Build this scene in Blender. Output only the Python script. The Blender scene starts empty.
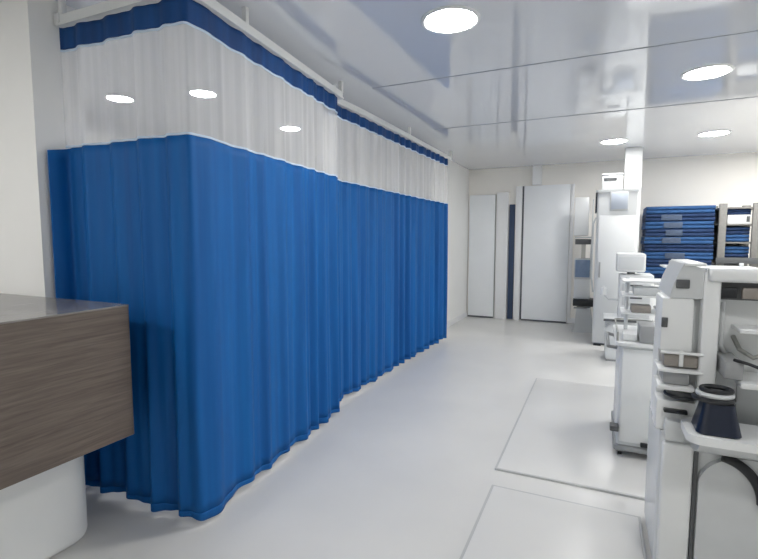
import bpy, bmesh, math, random
from mathutils import Vector, Matrix
PI = math.pi
scene = bpy.context.scene
COL = scene.collection
random.seed(7)

# ------------------------------------------------------------------ materials
def srgb(r, g, b):
    f = lambda c: (c/255/12.92) if c/255 <= .04045 else ((c/255+.055)/1.055)**2.4
    return (f(r), f(g), f(b), 1)

def mat(name, col, rough=.5, metal=0, spec=.5, noise=0, nscale=30, bump=0, bscale=200, stretch=(1, 1, 1), coat=0):
    m = bpy.data.materials.new(name); m.use_nodes = True
    nt = m.node_tree; b = nt.nodes['Principled BSDF']
    b.inputs['Base Color'].default_value = col
    b.inputs['Roughness'].default_value = rough
    b.inputs['Metallic'].default_value = metal
    b.inputs['Specular IOR Level'].default_value = spec
    b.inputs['Coat Weight'].default_value = coat
    tc = nt.nodes.new('ShaderNodeTexCoord'); mp = nt.nodes.new('ShaderNodeMapping')
    mp.inputs['Scale'].default_value = stretch
    nt.links.new(tc.outputs['Object'], mp.inputs['Vector'])
    if noise:
        n = nt.nodes.new('ShaderNodeTexNoise'); n.inputs['Scale'].default_value = nscale
        n.inputs['Detail'].default_value = 4
        r = nt.nodes.new('ShaderNodeValToRGB')
        c = Vector(col[:3])
        r.color_ramp.elements[0].position = .3; r.color_ramp.elements[1].position = .7
        r.color_ramp.elements[0].color = (*(c*(1-noise)), 1)
        r.color_ramp.elements[1].color = (*(c*(1+noise)), 1)
        nt.links.new(mp.outputs[0], n.inputs['Vector'])
        nt.links.new(n.outputs['Fac'], r.inputs['Fac'])
        nt.links.new(r.outputs['Color'], b.inputs['Base Color'])
    if bump:
        n2 = nt.nodes.new('ShaderNodeTexNoise'); n2.inputs['Scale'].default_value = bscale
        bp = nt.nodes.new('ShaderNodeBump'); bp.inputs['Strength'].default_value = bump
        bp.inputs['Distance'].default_value = .01
        nt.links.new(mp.outputs[0], n2.inputs['Vector'])
        nt.links.new(n2.outputs['Fac'], bp.inputs['Height'])
        nt.links.new(bp.outputs['Normal'], b.inputs['Normal'])
    return m

def emis(name, col, s):
    m = bpy.data.materials.new(name); m.use_nodes = True
    nt = m.node_tree; b = nt.nodes['Principled BSDF']
    b.inputs['Base Color'].default_value = col
    b.inputs['Emission Color'].default_value = col
    b.inputs['Emission Strength'].default_value = s
    return m

M = {}
M['wall'] = mat('wall_paint', srgb(244, 244, 242), .45, noise=.015, nscale=3)
M['farwall'] = mat('far_wall_paint', srgb(246, 243, 237), .5, noise=.012, nscale=2)
M['floor'] = mat('floor_vinyl', srgb(213, 212, 209), .33, noise=.025, nscale=2.2, bump=.02, bscale=6)
M['mat'] = mat('floor_panel_vinyl', srgb(216, 215, 212), .3, noise=.015, nscale=3)
M['edge'] = mat('grey_edge_strip', srgb(186, 187, 186), .5, noise=.03)
M['ceil'] = mat('ceiling_panel', srgb(218, 221, 226), .07, spec=1.0, coat=.5, noise=.02, nscale=1.2)
M['joint'] = mat('ceiling_joint_grey', srgb(165, 170, 178), .4)
M['white'] = mat('white_plastic', srgb(224, 226, 226), .3, noise=.01, nscale=5)
M['steelwhite'] = mat('white_enamel', srgb(212, 215, 216), .25, noise=.012, nscale=8)
M['door'] = mat('door_laminate', srgb(242, 245, 248), .3, noise=.01, nscale=4)
M['frame'] = mat('door_frame_paint', srgb(238, 239, 240), .35, noise=.01)
M['gap'] = mat('dark_blue_gap', srgb(52, 70, 98), .4)
M['line'] = mat('dark_seal', srgb(95, 98, 104), .6)
M['grey'] = mat('grey_plastic', srgb(150, 152, 153), .4, noise=.03, nscale=20)
M['lgrey'] = mat('light_grey_plastic', srgb(196, 199, 200), .35, noise=.02, nscale=12)
M['taupe'] = mat('taupe_plastic', srgb(140, 134, 128), .4, noise=.05, nscale=25)
M['dgrey'] = mat('dark_grey_plastic', srgb(84, 86, 88), .4, noise=.05, nscale=25)
M['black'] = mat('black_rubber', srgb(24, 27, 32), .45, noise=.1, nscale=30)
M['navy'] = mat('navy_black_plastic', srgb(22, 31, 50), .3, noise=.1, nscale=12)
M['steel'] = mat('brushed_steel', srgb(178, 178, 174), .3, metal=.9, noise=.06, nscale=60, stretch=(1, 1, .05))
M['rackmetal'] = mat('rack_grey_metal', srgb(122, 121, 118), .42, metal=.35, noise=.08, nscale=30)
M['screen'] = mat('pale_screen', srgb(186, 194, 206), .15)
M['bluescreen'] = mat('blue_grey_screen', srgb(118, 138, 166), .2, noise=.1, nscale=20)
M['linen'] = mat('blue_linen', srgb(34, 76, 124), .8, noise=.16, nscale=14, bump=.35, bscale=90, stretch=(1, 1, 3))
M['linen2'] = mat('deep_blue_linen', srgb(17, 46, 86), .8, noise=.18, nscale=14, bump=.35, bscale=90, stretch=(1, 1, 3))
M['strap'] = mat('grey_band', srgb(62, 76, 98), .7, noise=.12, nscale=30)
M['glow'] = emis('downlight_glow', (1, .985, .96, 1), 93)
M['dimglow'] = emis('bay_downlight_glow', (1, .985, .96, 1), 72)

def wood(name, rough, spec, k0, k1, k2):
    m = bpy.data.materials.new(name); m.use_nodes = True
    nt = m.node_tree; b = nt.nodes['Principled BSDF']
    tc = nt.nodes.new('ShaderNodeTexCoord'); mp = nt.nodes.new('ShaderNodeMapping')
    mp.inputs['Scale'].default_value = (14, 1.3, 26)
    n = nt.nodes.new('ShaderNodeTexNoise'); n.inputs['Scale'].default_value = 3.2
    n.inputs['Detail'].default_value = 8; n.inputs['Roughness'].default_value = .62; n.inputs['Distortion'].default_value = .5
    r = nt.nodes.new('ShaderNodeValToRGB'); e = r.color_ramp.elements
    e[0].position = .28; e[0].color = srgb(*k0)
    e[1].position = .72; e[1].color = srgb(*k2)
    k = e.new(.5); k.color = srgb(*k1)
    nt.links.new(tc.outputs['Object'], mp.inputs[0]); nt.links.new(mp.outputs[0], n.inputs['Vector'])
    nt.links.new(n.outputs['Fac'], r.inputs['Fac']); nt.links.new(r.outputs['Color'], b.inputs['Base Color'])
    bp = nt.nodes.new('ShaderNodeBump'); bp.inputs['Strength'].default_value = .12; bp.inputs['Distance'].default_value = .004
    nt.links.new(n.outputs['Fac'], bp.inputs['Height']); nt.links.new(bp.outputs['Normal'], b.inputs['Normal'])
    b.inputs['Roughness'].default_value = rough
    b.inputs['Specular IOR Level'].default_value = spec
    return m
M['wood'] = wood('dark_grained_wood', .45, .35, (82, 73, 67), (99, 89, 82), (113, 103, 96))
M['woodtop'] = wood('lacquered_wood_painted_reflection', .22, .8, (112, 109, 106), (128, 125, 122), (144, 141, 138))  # lighter grey than the fascia: reflection of the bright wall put into the colour

def fabric(name, c0, c1, transl=.12):
    m = bpy.data.materials.new(name); m.use_nodes = True
    nt = m.node_tree; b = nt.nodes['Principled BSDF']
    uv = nt.nodes.new('ShaderNodeUVMap')
    mp = nt.nodes.new('ShaderNodeMapping'); mp.inputs['Scale'].default_value = (9, .35, 1)
    n = nt.nodes.new('ShaderNodeTexNoise'); n.inputs['Scale'].default_value = 1.6; n.inputs['Detail'].default_value = 5
    r = nt.nodes.new('ShaderNodeValToRGB'); e = r.color_ramp.elements
    e[0].position = .32; e[0].color = c0; e[1].position = .68; e[1].color = c1
    nt.links.new(uv.outputs[0], mp.inputs[0]); nt.links.new(mp.outputs[0], n.inputs['Vector'])
    nt.links.new(n.outputs['Fac'], r.inputs['Fac']); nt.links.new(r.outputs['Color'], b.inputs['Base Color'])
    b.inputs['Roughness'].default_value = .62
    b.inputs['Specular IOR Level'].default_value = .35
    tr = nt.nodes.new('ShaderNodeBsdfTranslucent'); mx = nt.nodes.new('ShaderNodeMixShader')
    mx.inputs[0].default_value = transl
    nt.links.new(r.outputs['Color'], tr.inputs['Color'])
    nt.links.new(b.outputs[0], mx.inputs[1]); nt.links.new(tr.outputs[0], mx.inputs[2])
    nt.links.new(mx.outputs[0], nt.nodes['Material Output'].inputs['Surface'])
    return m
M['drape'] = fabric('blue_curtain_fabric', srgb(0, 85, 156), srgb(2, 102, 176))
M['valance'] = fabric('shaded_curtain_fabric', srgb(2, 56, 112), srgb(6, 70, 132), .05)  # blue made darker to hold the weak light up near the ceiling

def meshfab():
    m = bpy.data.materials.new('white_curtain_mesh'); m.use_nodes = True
    nt = m.node_tree; nt.nodes.remove(nt.nodes['Principled BSDF'])
    uv = nt.nodes.new('ShaderNodeUVMap'); mp = nt.nodes.new('ShaderNodeMapping')
    mp.inputs['Scale'].default_value = (9, .08, 1)
    n = nt.nodes.new('ShaderNodeTexNoise'); n.inputs['Scale'].default_value = 1.5; n.inputs['Detail'].default_value = 3
    mr = nt.nodes.new('ShaderNodeMapRange'); mr.inputs['From Min'].default_value = .35; mr.inputs['From Max'].default_value = .72
    mr.inputs['To Min'].default_value = .42; mr.inputs['To Max'].default_value = .60
    nt.links.new(uv.outputs[0], mp.inputs[0]); nt.links.new(mp.outputs[0], n.inputs['Vector']); nt.links.new(n.outputs['Fac'], mr.inputs['Value'])
    d = nt.nodes.new('ShaderNodeBsdfDiffuse'); d.inputs['Color'].default_value = (.97, .97, .97, 1)
    t = nt.nodes.new('ShaderNodeBsdfTranslucent'); t.inputs['Color'].default_value = (.97, .97, .97, 1)
    m1 = nt.nodes.new('ShaderNodeMixShader'); m1.inputs[0].default_value = .45
    nt.links.new(d.outputs[0], m1.inputs[1]); nt.links.new(t.outputs[0], m1.inputs[2])
    tp = nt.nodes.new('ShaderNodeBsdfTransparent'); m2 = nt.nodes.new('ShaderNodeMixShader')
    nt.links.new(mr.outputs[0], m2.inputs[0])
    nt.links.new(tp.outputs[0], m2.inputs[1]); nt.links.new(m1.outputs[0], m2.inputs[2])
    nt.links.new(m2.outputs[0], nt.nodes['Material Output'].inputs['Surface'])
    return m
M['mesh'] = meshfab()
M['tape'] = mat('pale_seam_tape', srgb(196, 214, 232), .6)

# ------------------------------------------------------------------ mesh helpers
def box(bm, x0, x1, y0, y1, z0, z1, bev=0, seg=2):
    r = bmesh.ops.create_cube(bm, size=1)
    vs = r['verts']
    for v in vs:
        v.co = Vector((x0+(v.co.x+.5)*(x1-x0), y0+(v.co.y+.5)*(y1-y0), z0+(v.co.z+.5)*(z1-z0)))
    if bev:
        es = list({e for v in vs for e in v.link_edges})
        bmesh.ops.bevel(bm, geom=es, offset=bev, segments=seg, profile=.5, affect='EDGES')
    return bm

def cyl(bm, p0, p1, r0, r1=None, seg=20):
    p0, p1 = Vector(p0), Vector(p1); r1 = r0 if r1 is None else r1
    d = p1-p0
    q = Vector((0, 0, 1)).rotation_difference(d.normalized()).to_matrix().to_4x4()
    bmesh.ops.create_cone(bm, cap_ends=True, segments=seg, radius1=r0, radius2=r1, depth=d.length,
                          matrix=Matrix.Translation((p0+p1)/2) @ q)
    return bm

def tube(bm, pts, r, seg=10, closed=False):
    pts = [Vector(p) for p in pts]; n = len(pts); rings = []
    ref = None
    for i, p in enumerate(pts):
        if closed: t = pts[(i+1) % n]-pts[i-1]
        else: t = pts[min(i+1, n-1)]-pts[max(i-1, 0)]
        t.normalize()
        if ref is None: ref = Vector((0, 0, 1)) if abs(t.z) < .9 else Vector((1, 0, 0))
        u = (ref-t*ref.dot(t)).normalized(); w = t.cross(u); ref = u
        rings.append([bm.verts.new(p+(u*math.cos(a)+w*math.sin(a))*r) for a in (2*PI*k/seg for k in range(seg))])
    for i in range(n if closed else n-1):
        a, b = rings[i], rings[(i+1) % n]
        for k in range(seg):
            bm.faces.new((a[k], a[(k+1) % seg], b[(k+1) % seg], b[k]))
    if not closed:
        bm.faces.new(rings[0][::-1]); bm.faces.new(rings[-1])
    return bm

def prism(bm, poly, axis, a, b):
    """poly: list of 2d points in the plane normal to axis ('x','y','z'), extruded from a to b"""
    def P(u, v, w):
        return {'x': (w, u, v), 'y': (u, w, v), 'z': (u, v, w)}[axis]
    A = [bm.verts.new(P(u, v, a)) for u, v in poly]; B = [bm.verts.new(P(u, v, b)) for u, v in poly]
    n = len(poly)
    bm.faces.new(A); bm.faces.new(B[::-1])
    for i in range(n): bm.faces.new((A[i], B[i], B[(i+1) % n], A[(i+1) % n]))
    bmesh.ops.recalc_face_normals(bm, faces=bm.faces)
    return bm

def rrect(x0, x1, y0, y1, r, n=8):
    pts = []
    for cx, cy, a0 in ((x1-r, y1-r, 0), (x0+r, y1-r, PI/2), (x0+r, y0+r, PI), (x1-r, y0+r, 1.5*PI)):
        pts += [(cx+r*math.cos(a0+PI/2*k/n), cy+r*math.sin(a0+PI/2*k/n)) for k in range(n+1)]
    return pts

def obj(name, bm, m, parent=None, smooth=True):
    me = bpy.data.meshes.new(name)
    bmesh.ops.recalc_face_normals(bm, faces=bm.faces)
    bm.to_mesh(me); bm.free()
    me.materials.append(M[m] if isinstance(m, str) else m)
    o = bpy.data.objects.new(name, me); COL.objects.link(o)
    if smooth:
        me.shade_smooth()
        me.set_sharp_from_angle(angle=math.radians(38))
    if parent is not None:
        o.parent = parent
        o.matrix_parent_inverse = Matrix.Identity(4)
        # meshes are written in world coordinates: shift into the root's frame
        base = parent
        off = Vector((0, 0, 0))
        while base is not None:
            off += base.location; base = base.parent
        me.transform(Matrix.Translation(-off))
    return o

def tag(o, label, cat, group=None):
    o['label'] = label; o['category'] = cat
    if group: o['group'] = group
    return o

def thing(name, label, cat, loc=(0, 0, 0), group=None):
    o = bpy.data.objects.new(name, None); COL.objects.link(o); o.location = loc
    o.empty_display_size = .1
    return tag(o, label, cat, group)

def single(name, bm, m, label, cat, group=None):
    """one-mesh thing: origin moved to its base centre"""
    me_o = obj(name, bm, m)
    vs = [v.co for v in me_o.data.vertices]
    c = Vector(((min(v.x for v in vs)+max(v.x for v in vs))/2, (min(v.y for v in vs)+max(v.y for v in vs))/2, min(v.z for v in vs)))
    me_o.data.transform(Matrix.Translation(-c)); me_o.location = c
    return tag(me_o, label, cat, group)

def struct(name, bm, m, parent=None, smooth=True):
    o = obj(name, bm, m, parent, smooth)
    if parent is None: o['kind'] = 'structure'
    return o

N = bmesh.new
def dup(root, loc, label, group=None):
    r = root.copy(); COL.objects.link(r); r.location = loc; r['label'] = label
    if group: r['group'] = group
    for ch in root.children:
        c = ch.copy(); COL.objects.link(c); c.parent = r
        for g in ch.children:
            d = g.copy(); COL.objects.link(d); d.parent = c
    return r

# ------------------------------------------------------------------ the room
CZ = 2.62
XL, XR, YB, YF = -4.7, 3.4, -3.2, 8.4
struct('floor', box(N(), XL-.1, XR+.1, YB-.1, YF+.1, -.1, 0), 'floor', smooth=False)
struct('ceiling', box(N(), XL-.1, XR+.1, YB-.1, YF+.1, CZ, CZ+.1), 'ceil', smooth=False)
struct('wall_far', box(N(), XL-.1, XR+.1, YF, YF+.1, 0, CZ), 'farwall', smooth=False)
struct('wall_back', box(N(), XL-.1, XR+.1, YB-.1, YB, 0, CZ), 'wall', smooth=False)
struct('wall_right', box(N(), XR, XR+.1, YB, YF, 0, CZ), 'wall', smooth=False)
struct('wall_left', box(N(), XL-.1, XL, YB, YF, 0, CZ), 'wall', smooth=False)
struct('wall_front_left', box(N(), XL, -2.575, 1.46, 1.72, 0, CZ), 'wall', smooth=False)
struct('wall_bay_end', box(N(), XL, -2.15, 6.36, YF, 0, CZ), 'wall', smooth=False)
struct('wall_pillar', box(N(), .27, .475, 7.26, 7.46, 0, CZ, .008), 'white')
struct('baseboard_left', box(N(), -2.15, -2.138, 6.36, YF, 0, .09), 'frame')
struct('baseboard_far', box(N(), -.42, XR, YF-.012, YF, 0, .09), 'frame')
for i, y in enumerate((.4, 1.95, 3.56, 5.16)):
    struct('trim_%d' % (i+1), box(N(), -1.72, XR, y-.006, y+.006, CZ-.004, CZ), 'joint')

# doors in the far wall
d1 = struct('door_1', box(N(), -2.12, -1.67, YF-.05, YF-.005, .01, 2.17, .004), 'door')
struct('door_seal', box(N(), -1.668, -1.66, YF-.045, YF, .01, 2.17), 'lgrey', d1)
struct('door_foot', box(N(), -2.12, -1.67, YF-.055, YF-.05, .005, .03), 'line', d1)
struct('trim_6', box(N(), -1.64, -1.44, YF-.07, YF, 0, 2.2, .006), 'frame')
struct('trim_7', box(N(), -1.425, -1.335, YF-.035, YF, 0.01, 1.99), 'gap')  # solid dark strip painted for the shaded gap between door and jamb
struct('trim_8', box(N(), -1.32, -1.215, YF-.07, YF, 0, 2.29, .006), 'frame')
d2 = struct('door_2', box(N(), -1.185, -.46, YF-.06, YF-.005, .012, 2.29, .004), 'door')
struct('door_seal', box(N(), -1.212, -1.187, YF-.04, YF, .012, 2.29), 'line', d2)
struct('door_foot', box(N(), -1.185, -.46, YF-.064, YF-.058, .004, .03), 'line', d2)
struct('trim_9', box(N(), -.455, -.40, YF-.05, YF, 0, 2.29, .006), 'frame')
struct('trim_10', box(N(), -1.06, -.91, YF-.07, YF, 2.30, CZ, .006), 'frame')

# ------------------------------------------------------------------ ceiling lights
def downlight(x, y, label, first=[None]):
    if first[0] is None:
        t = thing('ceiling_light', label, 'ceiling light', (x, y, CZ), 'round ceiling downlights')
        b = N()
        ring = [(.165, .0), (.165, -.006), (.15, -.012), (.14, -.008)]
        n = 40; R = [[b.verts.new((x+r*math.cos(2*PI*k/n), y+r*math.sin(2*PI*k/n), CZ+z)) for k in range(n)] for r, z in ring]
        for i in range(len(R)-1):
            for k in range(n): b.faces.new((R[i][k], R[i][(k+1) % n], R[i+1][(k+1) % n], R[i+1][k]))
        obj('trim_ring', b, 'white', t)
        obj('diffuser', cyl(N(), (x, y, CZ-.008), (x, y, CZ-.002), .142, seg=40), 'glow', t)
        first[0] = t
        return t
    return dup(first[0], (x, y, CZ), label, 'round ceiling downlights')
_d = cyl(N(), (0, 0, -.008), (0, 0, -.002), .142, seg=40)
dim_data = bpy.data.meshes.new('dim_diffuser'); _d.to_mesh(dim_data); _d.free(); dim_data.materials.append(M['dimglow'])
for x, y, l in (
    (-.80, 2.66, 'largest round ceiling downlight, above the aisle between curtain and machines'),
    (.667, 4.26, 'round ceiling downlight over the row of machines at upper right'),
    (.115, 6.70, 'small round ceiling downlight above the tall white cabinet, left of the far pair'),
    (1.15, 6.69, 'small round ceiling downlight above the blue linen stack, right of the far pair'),
    (-3.82, 2.87, 'ceiling downlight seen through the mesh of the front curtain, left one'),
    (-3.06, 3.07, 'ceiling downlight seen through the mesh just past the front curtain corner'),
    (-3.14, 4.42, 'ceiling downlight seen through the mesh farther along the front curtain'),
    (-2.5, -.6, 'ceiling downlight behind the viewer by the reception counter'),
    (.9, .6, 'ceiling downlight above the near end of the machine row'),
    (-3.9, -.6, 'ceiling downlight over the far end of the wooden reception counter'),
    (-2.3, -2.2, 'ceiling downlight near the back wall of the aisle'),
    (2.4, 2.4, 'ceiling downlight by the right wall, nearer one'),
    (2.05, 5.4, 'added unseen ceiling downlight by the right wall, beyond the shelving side of the machine row'),  # unseen lamp added to brighten the far end
    (2.9, 4.2, 'added unseen ceiling downlight by the right wall, halfway along the room'),  # added out of view, lifts the light towards the far wall
    (2.1, 7.2, 'added unseen ceiling downlight right of the metal rack near the far wall'),  # extra lamp out of sight, brightens the far doors and wall
    (2.95, 6.4, 'added unseen ceiling downlight in the far right corner of the room'),  # unseen extra lamp for more light on the far wall
):
    o = downlight(x, y, l)
    if x < -3 and y > 1:                     # the bays have smaller, dimmer lamps
            o.scale = (.72, .72, 1)
            for c in o.children:
                if c.name.startswith('diffuser'):
                    c.data = dim_data

# ------------------------------------------------------------------ curtains
def smooth_path(pts, rad, step):
    """polyline with rounded corners, resampled"""
    pts = [Vector((*p, 0)) for p in pts]; out = [pts[0]]
    for i in range(1, len(pts)-1):
        a, b, c = pts[i-1], pts[i], pts[i+1]
        u, v = (a-b).normalized(), (c-b).normalized()
        p, q = b+u*rad, b+v*rad
        out += [p*(1-t)**2+b*2*t*(1-t)+q*t*t for t in (k/10 for k in range(11))]
    out.append(pts[-1])
    L = [0]
    for a, b in zip(out, out[1:]): L.append(L[-1]+(b-a).length)
    n = int(L[-1]/step); res = []
    j = 0
    for k in range(n+1):
        s = L[-1]*k/n
        while j < len(L)-2 and L[j+1] < s: j += 1
        t = (s-L[j])/max(1e-9, L[j+1]-L[j])
        res.append((out[j].lerp(out[j+1], t), s))
    return res

def curtain(name, label, path, rad, lam, amps, seed, ztop, zmesh, zdrape, zhem, top_from=0):
    rnd = random.Random(seed)
    S = smooth_path(path, rad, .007); n = len(S)
    Lt = S[-1][1]
    # pleat phases advance unevenly
    ph = []; p = 0; w = 1
    targets = [rnd.uniform(.65, 1.5) for _ in range(int(Lt/lam)+3)]
    for i in range(n):
        k = S[i][1]/lam
        f = k-int(k); f = f*f*(3-2*f)
        w = targets[int(k)]*(1-f)+targets[int(k)+1]*f
        p += 2*PI*(.007/lam)*w; ph.append(p)
    ampv = [rnd.uniform(.35, 1.15) for _ in range(int(Lt/lam*1.3)+4)]
    ph2 = [rnd.uniform(0, 6.28) for _ in range(4)]
    nor = []
    for i in range(n):
        t = (S[min(i+3, n-1)][0]-S[max(i-3, 0)][0]).normalized()
        nor.append(Vector((t.y, -t.x, 0)))
    def pos(i, z):
        c, s = S[i]
        f = (ztop-z)/(ztop-zhem)
        A = amps[0]+(amps[1]-amps[0])*f**.8
        k = s/lam*1.3; j = int(k); q = k-j; q = q*q*(3-2*q)
        A *= ampv[j]*(1-q)+ampv[j+1]*q
        drift = .5*math.sin(1.3*f*2+ph2[0]+s*2)*f
        o = A*(.72*math.sin(ph[i]+drift)+.34*math.sin(2*ph[i]+ph2[1]+drift)+.3*math.sin(.43*ph[i]+ph2[2]+f))
        return c+nor[i]*o+Vector((0, 0, z))
    root = thing(name, label, 'curtain', (S[n//2][0].x, S[n//2][0].y, zhem), 'blue cubicle curtains')
    def sheet(pn, z0, z1, rows, m, thick, off=0, wavy=0, parent=root, i0=0):
        b = N(); uvl = b.loops.layers.uv.new('UVMap')
        g = []
        for r in range(rows+1):
            row = []
            for i in range(i0, n):
                z = z0+(z1-z0)*r/rows
                if wavy and r == 0: z += wavy*math.sin(ph[i]*.5+1)+wavy*.6*math.sin(S[i][1]*5)
                if top_from and z > 1 and z < zmesh-.2 and S[i][1] < .15 and not i0:   # the free end droops a little
                    z -= .03*(1-S[i][1]/.15)*(z-1)/(zdrape-1)
                v = b.verts.new(pos(i, z)+nor[i]*off); row.append((v, S[i][1], z))
            g.append(row)
        for r in range(rows):
            for i in range(n-1-i0):
                q = (g[r][i], g[r][i+1], g[r+1][i+1], g[r+1][i])
                f = b.faces.new([x[0] for x in q])
                for l, x in zip(f.loops, q): l[uvl].uv = (x[1], x[2])
        me = bpy.data.meshes.new(pn); b.to_mesh(me); b.free()
        me.materials.append(M[m]); me.shade_smooth()
        me.transform(Matrix.Translation(-root.location))
        o = bpy.data.objects.new(pn, me); COL.objects.link(o); o.parent = parent
        if thick:
            md = o.modifiers.new('thick', 'SOLIDIFY'); md.thickness = thick; md.offset = 0
        return o
    it = int(top_from/.007)
    sheet('valance', zmesh, ztop, 6, 'valance', .003, i0=it)
    sheet('mesh_panel', zdrape, zmesh, 14, 'mesh', 0, i0=it)['label'] = 'see-through white mesh panel'
    d = sheet('drape', zhem+.03, zdrape, 36, 'drape', .003)
    def sub(*a, **k):
        o = sheet(*a, **k); o.parent = d; return o
    h = sheet('hem', zhem, zhem+.032, 3, 'drape', .006, wavy=.008); h.parent = d
    for z in (zmesh-.004, zdrape-.004):
        o = sheet('seam_tape', z, z+.011, 1, 'tape', .006, i0=it)
        o['label'] = 'pale seam tape'
    return root

curtain('privacy_curtain', 'nearer blue privacy curtain wrapping the bay corner beside the wooden counter',
        [(-2.545, 1.495), (-2.545, 1.60), (-1.70, 1.615), (-1.855, 3.23)], .03, .21, (.010, .027), 3, 2.475, 2.36, 1.878, .035, top_from=.095)
curtain('privacy_curtain', 'farther blue privacy curtain hanging straight along the aisle near the white doors',
        [(-1.97, 3.19), (-1.94, 3.7), (-1.93, 4.8), (-1.90, 6.22)], .2, .19, (.018, .040), 11, 2.472, 2.38, 1.878, .04)

def track(label, pts, rad, bracket):
    S = [p for p, s in smooth_path(pts, rad, .03)]
    mid = S[len(S)//2]
    t = thing('curtain_track', label, 'curtain track', (mid.x, mid.y, CZ), 'white curtain tracks')
    def sweep(w, z0, z1):
        b = N(); prev = None; first = None
        for i, p in enumerate(S):
            d = (S[min(i+1, len(S)-1)]-S[max(i-1, 0)]).normalized(); nn = Vector((d.y, -d.x, 0))
            r = [b.verts.new(Vector((p.x, p.y, z))+nn*a) for a, z in ((-w, z0), (w, z0), (w, z1), (-w, z1))]
            if prev:
                for k in range(4): b.faces.new((prev[k], prev[(k+1) % 4], r[(k+1) % 4], r[k]))
            else: first = r
            prev = r
        b.faces.new(first); b.faces.new(prev[::-1])
        return b
    obj('rail', sweep(.016, 2.492, 2.535), 'white', t)
    obj('lip', sweep(.024, 2.482, 2.494), 'white', t)
    acc = 0
    for i, p in enumerate(S):
        if i == 0 or i == len(S)-1 or i == len(S)//2:
            obj('hanger', box(N(), p.x-.014, p.x+.014, p.y-.014, p.y+.014, 2.535, CZ, .003), 'white', t)
    if bracket:
        p = S[0]
        obj('end_cap', box(N(), p.x-.03, p.x-.0, p.y-.028, p.y+.028, 2.482, 2.545, .004), 'white', t)
    return t
track('white ceiling curtain track bending round the corner above the nearer blue curtain',
      [(-2.53, 1.60), (-1.70, 1.615), (-1.865, 3.30)], .04, True)
track('straight white ceiling curtain track above the farther blue curtain',
      [(-1.965, 3.36), (-1.94, 3.7), (-1.93, 4.8), (-1.93, 6.5)], .3, False)

# ------------------------------------------------------------------ reception counter
t = thing('reception_counter', 'dark wood-grained reception counter on a white pedestal beside the nearer curtain', 'counter', (-2.5, .6, 0))
b = N(); prism(b, rrect(-3.6, -1.912, -.4, 1.44, .015, 4), 'z', .505, 1.099)
obj('fascia', b, 'wood', t)
b = N(); prism(b, rrect(-3.602, -1.91, -.402, 1.442, .02, 4), 'z', 1.1, 1.106)
obj('countertop', b, 'woodtop', t)
b = N(); prism(b, rrect(-3.2, -2.12, -.1, 1.385, .13, 10), 'z', .0, .504)
es = [e for e in b.edges if all(abs(v.co.z) < 1e-5 for v in e.verts)]
bmesh.ops.bevel(b, geom=es, offset=.035, segments=5, profile=.5, affect='EDGES')
obj('pedestal', b, 'white', t)['label'] = 'white rounded pedestal'

# ------------------------------------------------------------------ floor panels
def floor_panel(label, x0, x1, y0, y1):
    t = thing('floor_panel', label, 'floor panel', ((x0+x1)/2, (y0+y1)/2, 0), 'pale floor panels')
    obj('panel', box(N(), x0+.012, x1-.012, y0+.012, y1-.012, 0, .014, .004, 3), 'mat', t)
    for a in ((x0, x1, y0, y0+.012), (x0, x1, y1-.012, y1), (x0, x0+.012, y0+.012, y1-.012), (x1-.012, x1, y0+.012, y1-.012)):
        obj('edge_strip', box(N(), *a, 0, .012), 'edge', t)
floor_panel('pale flat floor panel beside the machines, farther from the viewer', -.53, .95, 2.80, 4.86)
floor_panel('pale flat floor panel beside the machines, nearest the viewer', -.505, .235, .9, 2.60)

# ------------------------------------------------------------------ machine row on the right
def castor(parent, x, y, z0=0, r=.035, m='black'):
    b = N(); cyl(b, (x-.012, y, z0+r), (x+.012, y, z0+r), r, seg=18)
    w = obj('castor', b, m, parent)
    f = N(); box(f, x-.02, x+.02, y-.018, y+.018, z0+r*1.35, z0+r*2.3, .004)
    obj('fork', f, 'grey', w)

def bar(name, pts, r, m, parent): return obj(name, tube(N(), pts, r, 10), m, parent)

# --- 1: the large workstation nearest the viewer
W = thing('medical_workstation', 'large white medical workstation with top bar nearest the viewer at right', 'medical machine', (.7, 2.4, 0))
b = N(); prism(b, rrect(.252, 1.25, 2.2, 2.65, .025, 5), 'z', .03, .612)
obj('base_cabinet', b, 'steelwhite', W)
obj('plinth', box(N(), .28, 1.22, 2.23, 2.62, 0, .03), 'dgrey', W)
obj('corner_post', box(N(), .262, .372, 2.178, 2.21, .04, .575, .012, 3), 'white', W)
obj('door_seal', box(N(), .374, .388, 2.185, 2.202, .04, .57), 'dgrey', W)
b = N()
arc = [(.39+.16*(1-math.cos(a)), .43+.13*math.sin(a)) for a in (k/8*PI/2 for k in range(9))]
prism(b, [(.39, .05), (1.24, .05), (1.24, .56)]+arc[::-1], 'y', 2.165, 2.2)
fd = obj('front_door', b, 'lgrey', W)
b = N()
out = [(.43+.16*math.sin(a), 2.15, .40+.165*math.cos(a)) for a in (PI*.06+k/12*PI*.44 for k in range(13))]
tube(b, out, .018, 10)
obj('grip', b, 'black', fd)
# ledge that carries the canister
b = N(); prism(b, rrect(.318, 1.25, 1.99, 2.21, .05, 8), 'z', .655, .685)
obj('ledge', b, 'white', W)
b = N(); prism(b, [(2.2, .57), (2.2, .654), (2.02, .654), (2.04, .62), (2.12, .58)], 'x', .36, 1.2)
obj('ledge_bracket', b, 'lgrey', W)
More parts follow.
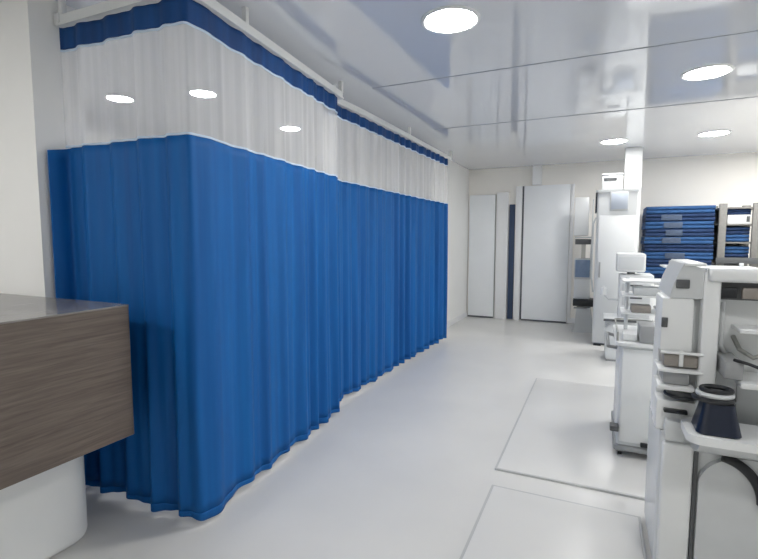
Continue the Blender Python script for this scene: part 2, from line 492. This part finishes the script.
# left column: upper housing, open recess with its fittings, small drawer
obj('upper_housing', box(N(), .236, .348, 2.2, 2.42, .945, 1.165, .01), 'white', W)
obj('recess_back', box(N(), .244, .44, 2.32, 2.5, .612, .95), 'white', W)
obj('socket', box(N(), .238, .260, 2.192, 2.202, 1.045, 1.085, .003), 'dgrey', W)
r = obj('bracket', box(N(), .252, .372, 2.2, 2.33, .885, .935, .006), 'taupe', W)
obj('rod', cyl(N(), (.24, 2.19, .945), (.385, 2.19, .945), .006), 'white', r)
obj('clip', box(N(), .305, .32, 2.188, 2.2, .89, .955, .003), 'white', r)
obj('tray', box(N(), .232, .385, 2.17, 2.33, .868, .879, .003), 'white', W)
obj('meter_box', box(N(), .252, .345, 2.19, 2.33, .815, .867, .006), 'grey', W)
obj('tray', box(N(), .232, .36, 2.17, 2.33, .795, .812, .003), 'white', W)
b = N()
bmesh.ops.create_uvsphere(b, u_segments=24, v_segments=12, radius=1, matrix=Matrix.Translation((.33, 2.24, .785)) @ Matrix.Diagonal((.062, .06, .045, 1)))
bmesh.ops.delete(b, geom=[v for v in b.verts if v.co.z > .788], context='VERTS')
bmesh.ops.holes_fill(b, edges=b.edges)
bw = obj('bowl', b, 'dgrey', W)
obj('bowl_rim', tube(N(), [(.33+.062*math.cos(a), 2.24+.06*math.sin(a), .765) for a in (2*PI*k/28 for k in range(28))], .006, 8, True), 'black', bw)
obj('lower_block', box(N(), .236, .40, 2.215, 2.33, .612, .74, .006), 'white', W)
obj('slot', box(N(), .262, .345, 2.19, 2.218, .694, .709, .004), 'black', W)
dr = obj('drawer', box(N(), .266, .336, 2.172, 2.216, .585, .668, .005), 'lgrey', W)
# top box, column, bar
b = N(); prism(b, [(.262, 1.165), (.392, 1.165), (.392, 1.275), (.372, 1.285), (.318, 1.302), (.305, 1.302), (.275, 1.225)], 'y', 2.2, 2.6)
tb = obj('top_box', b, 'lgrey', W)
obj('vent_slot', box(N(), .282, .328, 2.192, 2.202, 1.205, 1.24, .003), 'dgrey', tb)
obj('top_edge', box(N(), .308, .38, 2.19, 2.61, 1.294, 1.306, .004), 'white', tb)
obj('side_pillar', box(N(), .348, .378, 2.24, 2.6, .64, 1.165, .004), 'lgrey', W)
obj('column', box(N(), .372, .432, 2.19, 2.30, .60, 1.275, .012), 'white', W)
obj('top_bar', box(N(), .385, 1.40, 2.17, 2.25, 1.235, 1.288, .016, 3), 'white', W)
r = obj('bar_recess', box(N(), .40, 1.38, 2.225, 2.27, 1.165, 1.236), 'dgrey', W)
for k, x in enumerate((.425, .50, .56, .66)):
    obj('fitting', box(N(), x, x+.06, 2.205, 2.226, 1.172, 1.215, .004), ('black', 'taupe', 'grey', 'taupe')[k], r)
obj('rear_panel', box(N(), .432, 1.38, 2.30, 2.42, .642, 1.165, .008), 'white', W)
obj('shelf_lip', box(N(), .49, 1.38, 2.16, 2.30, 1.045, 1.062, .005), 'white', W)
obj('shelf_lip', box(N(), .49, 1.38, 2.10, 2.30, .85, .872, .006), 'white', W)
bar('conduit', [(.455, 2.285, 1.15), (.455, 2.28, .98), (.47, 2.28, .95), (.47, 2.285, .90)], .01, 'lgrey', W)
bar('hook_rail', [(.50, 2.30, 1.01), (.51, 2.24, .97), (.55, 2.22, .945), (.59, 2.22, .965)], .009, 'steel', W)
p = obj('control_pod', box(N(), .44, .502, 2.12, 2.31, .875, .945, .008), 'grey', W)
bar('pod_lever', [(.47, 2.13, .95), (.51, 2.10, .945), (.55, 2.10, .93)], .006, 'black', p)
obj('grey_insert', box(N(), .52, 1.3, 2.285, 2.302, .66, .84, .004), 'lgrey', W)

# things on its ledge
b = N(); n = 32; R = []
for rr, zz in [(.044, .112), (.048, .112), (.056, .07), (.070, .004), (.066, 0)]:
    R.append([b.verts.new((.418+rr*max(-1, min(1, 1.25*math.cos(2*PI*k/n))), 2.085+rr*max(-1, min(1, 1.25*math.sin(2*PI*k/n))), .686+zz)) for k in range(n)])
for i in range(len(R)-1):
    for k in range(n): b.faces.new((R[i][k], R[i][(k+1) % n], R[i+1][(k+1) % n], R[i+1][k]))
b.faces.new(R[0]); b.faces.new(R[-1])
single('canister', b, 'navy', 'dark navy flared canister standing on the nearest white workstation', 'canister')
H = thing('hose_coil', 'black coiled hose lying on the dark navy canister', 'hose', (.405, 2.085, .798))
for k, (rr, dz) in enumerate(((.052, .010), (.046, .027), (.040, .043))):
    pts = [(.405+.004*k+rr*1.15*math.cos(a), 2.085+rr*math.sin(a), .799+dz) for a in (2*PI*j/28 for j in range(28))]
    obj('loop', tube(N(), pts, .0095, 8, True), 'black' if k != 1 else 'lgrey', H)

# --- 2: trolley standing on the farther floor panel
def trolley(label, x0, x1, y0, y1, z0, h, low=False):
    t = thing('medical_trolley', label, 'trolley', ((x0+x1)/2, (y0+y1)/2, z0), 'white medical trolleys')
    for cx in (x0+.04, x1-.04):
        for cy in (y0+.05, y1-.05): castor(t, cx, cy, z0, .018 if low else .035)
    zb = z0+(.042 if low else .08)
    obj('base_shelf', box(N(), x0, x1, y0, y1, zb, zb+.035, .008), 'grey' if low else 'lgrey', t)
    b = N(); prism(b, rrect(x0+.015, x1-.015, y0+.02, y1-.02, .02, 4), 'z', zb+.036, h-.02)
    body = obj('body', b, 'steelwhite', t)
    k = 0
    zz = h-.05
    if low:
        obj('door', box(N(), x0+.03, x1-.03, y0+.004, y0+.022, zb+.06, h-.04, .006), 'white', t)
    for dh in () if low else (.11, .14, .2):
        d = obj('drawer', box(N(), x0+.04, x1-.04, y0+.006, y0+.022, zz-dh, zz-.012, .004), 'white', t)
        bar('handle', [(x0+.1, y0+.006, zz-.04), (x0+.1, y0-.012, zz-.04), (x1-.1, y0-.012, zz-.04), (x1-.1, y0+.006, zz-.04)], .006, 'grey', d)
        zz -= dh
    b = N(); prism(b, rrect(x0-.012, x1+.012, y0-.012, y1+.012, .03, 5), 'z', h-.02, h)
    obj('tray_top', b, 'white', t)
    bar('guard_rail', [(x0, y0+.05, h), (x0, y0+.05, h+.05), (x0, y1-.03, h+.05), (x1, y1-.03, h+.05), (x1, y0+.05, h+.05), (x1, y0+.05, h)], .007, 'steel', t)
    bar('push_handle', [(x0, y0+.12, h-.06), (x0-.05, y0+.10, h-.05), (x0-.05, y1-.10, h-.05), (x0, y1-.12, h-.06)], .011, 'grey', t)
    return t
T2 = trolley('white drawer trolley standing on the farther floor panel, second machine from the viewer', .125, .68, 3.28, 3.95, .014, .755, low=True)
obj('bumper', box(N(), .10, .15, 3.24, 3.31, .19, .225, .006), 'dgrey', T2)
obj('bumper', box(N(), .275, .325, 3.26, 3.29, .105, .13, .005), 'black', T2)
# upper frame with shelves on trolley 2
for x in (.19, .60):
    obj('mast', box(N(), x-.012, x+.012, 3.78, 3.81, .755, 1.13, .003), 'steelwhite', T2)
for z in (.90, 1.02, 1.12):
    obj('rack_shelf', box(N(), .15, .65, 3.60, 3.88, z-.012, z, .004), 'white', T2)
single('grey_case', box(N(), .245, .335, 3.30, 3.52, .756, .865, .008), 'grey', 'dark grey upright case at the front of the second trolley top', 'case')
single('white_box', box(N(), .155, .235, 3.34, 3.50, .756, .80, .006), 'white', 'low white box at the front left of the second trolley top', 'box')
single('taupe_box', box(N(), .21, .33, 3.62, 3.74, .901, .95, .006), 'taupe', 'taupe box on the lowest rack shelf of the second trolley', 'box')
single('white_case', box(N(), .22, .38, 3.62, 3.74, 1.021, 1.075, .008), 'lgrey', 'pale case on the middle rack shelf of the second trolley', 'case')
def bottle(x, y, z, h, r, m, label, capm='dgrey'):
    t = thing('bottle', label, 'bottle', (x, y, z), 'bottles on the trolleys')
    b = N(); cyl(b, (x, y, z), (x, y, z+h*.7), r, seg=18); cyl(b, (x, y, z+h*.7), (x, y, z+h*.82), r, r*.5, 18)
    obj('body', b, m, t); obj('cap', cyl(N(), (x, y, z+h*.82), (x, y, z+h), r*.5, seg=14), capm, t)
bottle(.47, 3.66, .901, .09, .025, 'white', 'white bottle with dark cap right of the taupe box')
bottle(.53, 3.66, 1.021, .08, .024, 'lgrey', 'pale bottle with dark cap on the middle rack shelf right of the case')

# --- 3: trolley behind it, farther right
T3 = trolley('white drawer trolley with tall shelf frame, behind and right of the second machine', .52, 1.15, 4.35, 5.0, 0, .84)
for x in (.58, 1.08):
    obj('mast', box(N(), x-.014, x+.014, 4.84, 4.87, .84, 1.20, .003), 'steelwhite', T3)
for z in (1.0, 1.17):
    obj('rack_shelf', box(N(), .50, 1.16, 4.62, 4.96, z-.014, z, .004), 'white', T3)
single('white_box', box(N(), .56, .74, 4.4, 4.6, .841, .93, .008), 'white', 'white box on the top tray of the trolley with the tall shelf frame', 'box')
single('taupe_box', box(N(), .55, .70, 4.66, 4.8, 1.171, 1.215, .006), 'taupe', 'low taupe box topping the tall shelf frame', 'box')
single('black_block', box(N(), .62, .69, 4.64, 4.72, 1.001, 1.05, .006), 'black', 'small black block on the lower shelf of the tall frame', 'block')

# --- 4: treatment unit farther along the row
U = thing('treatment_unit', 'white treatment unit with sloped skirt and tray in front of the tall white cabinet', 'medical machine', (.33, 6.15, 0))
b = N(); prism(b, [(.10, .02), (.60, .02), (.60, .46), (.16, .46), (.09, .40)], 'y', 5.95, 6.5)
bmesh.ops.bevel(b, geom=list(b.edges), offset=.012, segments=2, affect='EDGES')
obj('skirt', b, 'steelwhite', U)
obj('plinth', box(N(), .11, .60, 5.96, 6.48, 0, .02), 'grey', U)
b = N(); box(b, .07, .40, 5.88, 6.3, .49, .51, .006)
tr = obj('tray', b, 'white', U); obj('tray_edge', box(N(), .07, .40, 5.872, 5.884, .475, .50, .003), 'dgrey', tr)
obj('tray_arm', box(N(), .25, .31, 6.05, 6.2, .455, .492), 'grey', U)
obj('housing', box(N(), .22, .56, 6.0, 6.4, .46, 1.0, .015), 'white', U)
for z in (.62, .76, .9):
    d = obj('drawer', box(N(), .25, .53, 5.988, 6.002, z-.11, z, .004), 'lgrey', U)
    obj('pull', box(N(), .33, .45, 5.98, 5.989, z-.03, z-.012, .003), 'dgrey', d)
obj('head_box', box(N(), .18, .47, 5.95, 6.3, 1.03, 1.24, .02), 'white', U)
obj('neck', cyl(N(), (.34, 6.15, .995), (.34, 6.15, 1.035), .04), 'grey', U)
obj('head_panel', box(N(), .20, .45, 5.944, 5.952, 1.06, 1.20, .004), 'steelwhite', U)
b = N(); cyl(b, (.06, 6.10, .75), (.06, 6.10, .83), .03); cyl(b, (.06, 6.1, .83), (.06, 6.1, .85), .012)
bar('side_arm', [(.22, 6.1, .70), (.12, 6.1, .70), (.06, 6.10, .76)], .012, 'lgrey', U)
obj('lamp_head', b, 'white', U)

# --- 5: tall white cabinet beside the pillar
K = thing('equipment_cabinet', 'tall white equipment cabinet with a pale screen beside the white pillar', 'cabinet', (.19, 7.0, 0))
b = N(); prism(b, rrect(-.05, .43, 6.80, 7.22, .03, 5), 'z', .03, 2.0)
obj('body', b, 'white', K)
obj('plinth', box(N(), -.02, .40, 6.83, 7.2, 0, .03), 'dgrey', K)
b = N(); prism(b, rrect(-.065, .445, 6.785, 7.235, .035, 5), 'z', 2.0, 2.03); obj('top_cap', b, 'lgrey', K)
s = obj('screen_bezel', box(N(), .10, .31, 6.782, 6.802, 1.76, 2.0, .006), 'lgrey', K)
obj('screen', box(N(), .115, .30, 6.776, 6.784, 1.78, 1.985, .003), 'screen', s)
obj('side_display', box(N(), -.07, -.048, 6.82, 7.05, 1.74, 2.0, .004), 'navy', K)
d = obj('door', box(N(), -.02, .40, 6.788, 6.802, .12, 1.70, .005), 'white', K)
obj('door_handle', box(N(), .0, .018, 6.768, 6.79, .9, 1.1, .004), 'grey', d)
bar('hose', [(-.055, 6.84, 1.68), (-.085, 6.84, 1.6), (-.085, 6.84, .9), (-.06, 6.84, .7)], .01, 'lgrey', K)
obj('foot', box(N(), -.03, .06, 6.76, 6.84, 0, .03, .004), 'black', K)
B = thing('device_box', 'small white device with dark slot on top of the tall white cabinet', 'device', (.12, 7.0, 2.03))
obj('case', box(N(), 0, .24, 6.85, 7.1, 2.03, 2.22, .01), 'white', B)
obj('slot', box(N(), .02, .17, 6.843, 6.853, 2.15, 2.19, .003), 'dgrey', B)
obj('lid', box(N(), -.005, .245, 6.845, 7.105, 2.22, 2.24, .006), 'lgrey', B)

# --- 6: ventilator on a stand next to door_2
V = thing('ventilator_stand', 'narrow white ventilator on a stand between the white door and tall cabinet', 'medical machine', (-.2, 7.85, 0))
b = N(); prism(b, [(-.34, .0), (-.02, .0), (-.05, .06), (-.10, .38), (-.28, .38), (-.31, .06)], 'y', 7.62, 8.0)
obj('base', b, 'lgrey', V)
obj('console', box(N(), -.335, -.05, 7.60, 7.9, .40, .50, .008), 'black', V)
obj('drawer_lip', box(N(), -.32, -.14, 7.6, 7.62, .36, .385, .003), 'grey', V)
obj('lower_case', box(N(), -.33, -.11, 7.68, 7.95, .50, .80, .012), 'white', V)
s = obj('monitor', box(N(), -.335, -.105, 7.66, 7.90, .80, 1.11, .012), 'lgrey', V)
obj('screen', box(N(), -.32, -.12, 7.652, 7.662, .83, 1.09, .004), 'bluescreen', s)
obj('post', box(N(), -.25, -.19, 7.78, 7.84, 1.1, 1.34), 'steel', V)
obj('dark_strip', box(N(), -.335, -.10, 7.69, 7.9, 1.32, 1.40, .006), 'dgrey', V)
obj('shelf_plate', box(N(), -.34, -.09, 7.69, 7.9, 1.415, 1.435, .004), 'lgrey', V)
obj('upper_case', box(N(), -.36, -.16, 7.70, 7.9, 1.45, 2.02, .014), 'white', V)
bar('edge_rail', [(-.115, 7.7, 1.1), (-.105, 7.68, 1.5), (-.105, 7.68, 1.98)], .009, 'steelwhite', V)

# ------------------------------------------------------------------ linen store by the far wall
C = thing('storage_cabinet', 'low white storage cabinet under the stack of blue folded linen', 'cabinet', (.93, 7.9, 0))
obj('body', box(N(), .45, 1.41, 7.6, 8.36, .05, .775, .006), 'steelwhite', C)
obj('top', box(N(), .44, 1.42, 7.58, 8.37, .775, .80, .005), 'white', C)
obj('plinth', box(N(), .48, 1.38, 7.64, 8.34, 0, .05), 'grey', C)
for x0, x1 in ((.46, .925), (.935, 1.40)):
    d = obj('door', box(N(), x0, x1, 7.585, 7.602, .07, .765, .004), 'white', C)
    obj('handle', box(N(), (x0+x1)/2-.05, (x0+x1)/2+.05, 7.57, 7.587, .70, .712, .003), 'steel', d)
lay = ['lowest', 'second from the bottom', 'third from the bottom', 'fourth from the bottom', 'fifth from the bottom',
       'fifth from the top', 'fourth from the top', 'third from the top', 'second from the top', 'topmost']
def folded(x0, x1, y0, y1, z, h, m, label, group, band, rnd):
    """a folded sheet: stacked rounded folds, open at the back"""
    t = thing('folded_linen', label, 'linen', ((x0+x1)/2, (y0+y1)/2, z), group)
    b = N(); nf = 2; fh = h/nf
    for k in range(nf):
        z0 = z+k*fh; zc = z0+fh/2; r = fh/2*.93
        nn = 9; jit = rnd.uniform(-.006, .006)
        poly = [(y1, z0+.001)]+[(y0+r+jit-r*math.cos(a), zc+r*math.sin(a)) for a in (-PI/2+PI*q/(nn-1) for q in range(nn))]+[(y1, z0+fh-.001)]
        xs = [x0+rnd.uniform(-.006, .006)+(x1-x0)*q/8 for q in range(9)]
        rows = []
        for q, x in enumerate(xs):
            dz = 0 if k else 0
            dy = rnd.uniform(-.004, .004)
            rows.append([b.verts.new((x, u+dy, v)) for u, v in poly])
        for q in range(8):
            for s in range(len(poly)):
                s2 = (s+1) % len(poly)
                b.faces.new((rows[q][s], rows[q][s2], rows[q+1][s2], rows[q+1][s]))
        b.faces.new(rows[0]); b.faces.new(rows[-1][::-1])
    obj('cloth', b, m, t)
    if band:
        xa, xb = band
        obj('band', box(N(), xa, xb, y0-.008, y0+.06, z+.012, z+h-.012, .004), 'strap', t)
    return t
rnd = random.Random(5)
hh = .1055
for k in range(10):
    sh = -.055*max(0, 1-k/3) + rnd.uniform(-.008, .008)
    band = (.80+rnd.uniform(-.04, .03), 1.02+rnd.uniform(-.03, .06)) if k in (3, 5, 6, 7, 8) else None
    folded(.575+sh, 1.385+sh*.4+rnd.uniform(-.008, .004), 7.66+rnd.uniform(-.015, .015), 8.25, .801+k*hh, hh-.002, 'linen' if k % 2 else 'linen2',
           'folded blue linen in the stack on the white cabinet, %s of ten' % lay[k], 'folded blue linens on the cabinet', band, rnd)

Rk = thing('metal_rack', 'grey metal rack of shelves right of the stacked blue linen', 'rack', (1.75, 7.95, 0))
for x in (1.435, 1.80):
    for y in (7.68, 8.22):
        obj('upright', box(N(), x, x+(.085 if x < 1.6 else .10), y, y+.05, 0, 1.87, .004), 'rackmetal', Rk)
for z in (.30, .68, 1.10, 1.36, 1.60, 1.82):
    obj('shelf', box(N(), 1.44, 1.90, 7.70, 8.26, z-.022, z, .003), 'rackmetal', Rk)
obj('shade_sheet', box(N(), 1.46, 1.88, 8.272, 8.282, .02, 1.84), 'dgrey', Rk)  # added dark sheet, colours in the shade inside the rack
obj('dark_rail', box(N(), 1.42, 2.0, 7.655, 7.68, 1.075, 1.155, .004), 'dgrey', Rk)
folded(1.53, 1.79, 7.74, 8.2, 1.101, .10, 'linen2', 'folded blue linen on the lowest visible shelf of the metal rack, under another', 'blue linens on the metal rack', None, rnd)
folded(1.53, 1.79, 7.74, 8.2, 1.203, .10, 'linen', 'folded blue linen lying second up on the lowest visible rack shelf', 'blue linens on the metal rack', None, rnd)
folded(1.53, 1.79, 7.74, 8.2, 1.361, .10, 'linen', 'folded blue linen at the bottom of the middle rack shelf', 'blue linens on the metal rack', None, rnd)
folded(1.53, 1.79, 7.74, 8.2, 1.463, .10, 'linen2', 'folded blue linen on top of another on the middle rack shelf', 'blue linens on the metal rack', None, rnd)
Wb = thing('white_carton', 'white carton with dark mark on the upper shelf of the metal rack', 'box', (1.66, 7.9, 1.6))
obj('carton', box(N(), 1.535, 1.785, 7.72, 8.1, 1.601, 1.72, .006), 'white', Wb)
obj('mark', box(N(), 1.74, 1.775, 7.715, 7.722, 1.625, 1.70), 'dgrey', Wb)
folded(1.53, 1.79, 7.74, 8.2, 1.722, .075, 'linen2', 'folded blue linen lying on the white carton in the metal rack', 'blue linens on the metal rack', None, rnd)

# ------------------------------------------------------------------ camera, world, view
cam = bpy.data.cameras.new('camera'); co = bpy.data.objects.new('camera', cam); COL.objects.link(co)
cam.sensor_width = 36; cam.lens = 36*472/758; cam.clip_start = .05
co.location = (0, 0, 1.4)
co.rotation_euler = (math.radians(90-4.9), 0, math.radians(25))
scene.camera = co
w = bpy.data.worlds.new('world'); scene.world = w; w.use_nodes = True
w.node_tree.nodes['Background'].inputs[0].default_value = (.9, .95, 1, 1)
w.node_tree.nodes['Background'].inputs[1].default_value = .3
scene.view_settings.view_transform = 'Standard'
scene.view_settings.look = 'None'
scene.view_settings.gamma = 1
scene.view_settings.exposure = 0
scene.cycles.max_bounces = 14
scene.cycles.diffuse_bounces = 8
scene.cycles.transparent_max_bounces = 16
scene.cycles.sample_clamp_indirect = 6
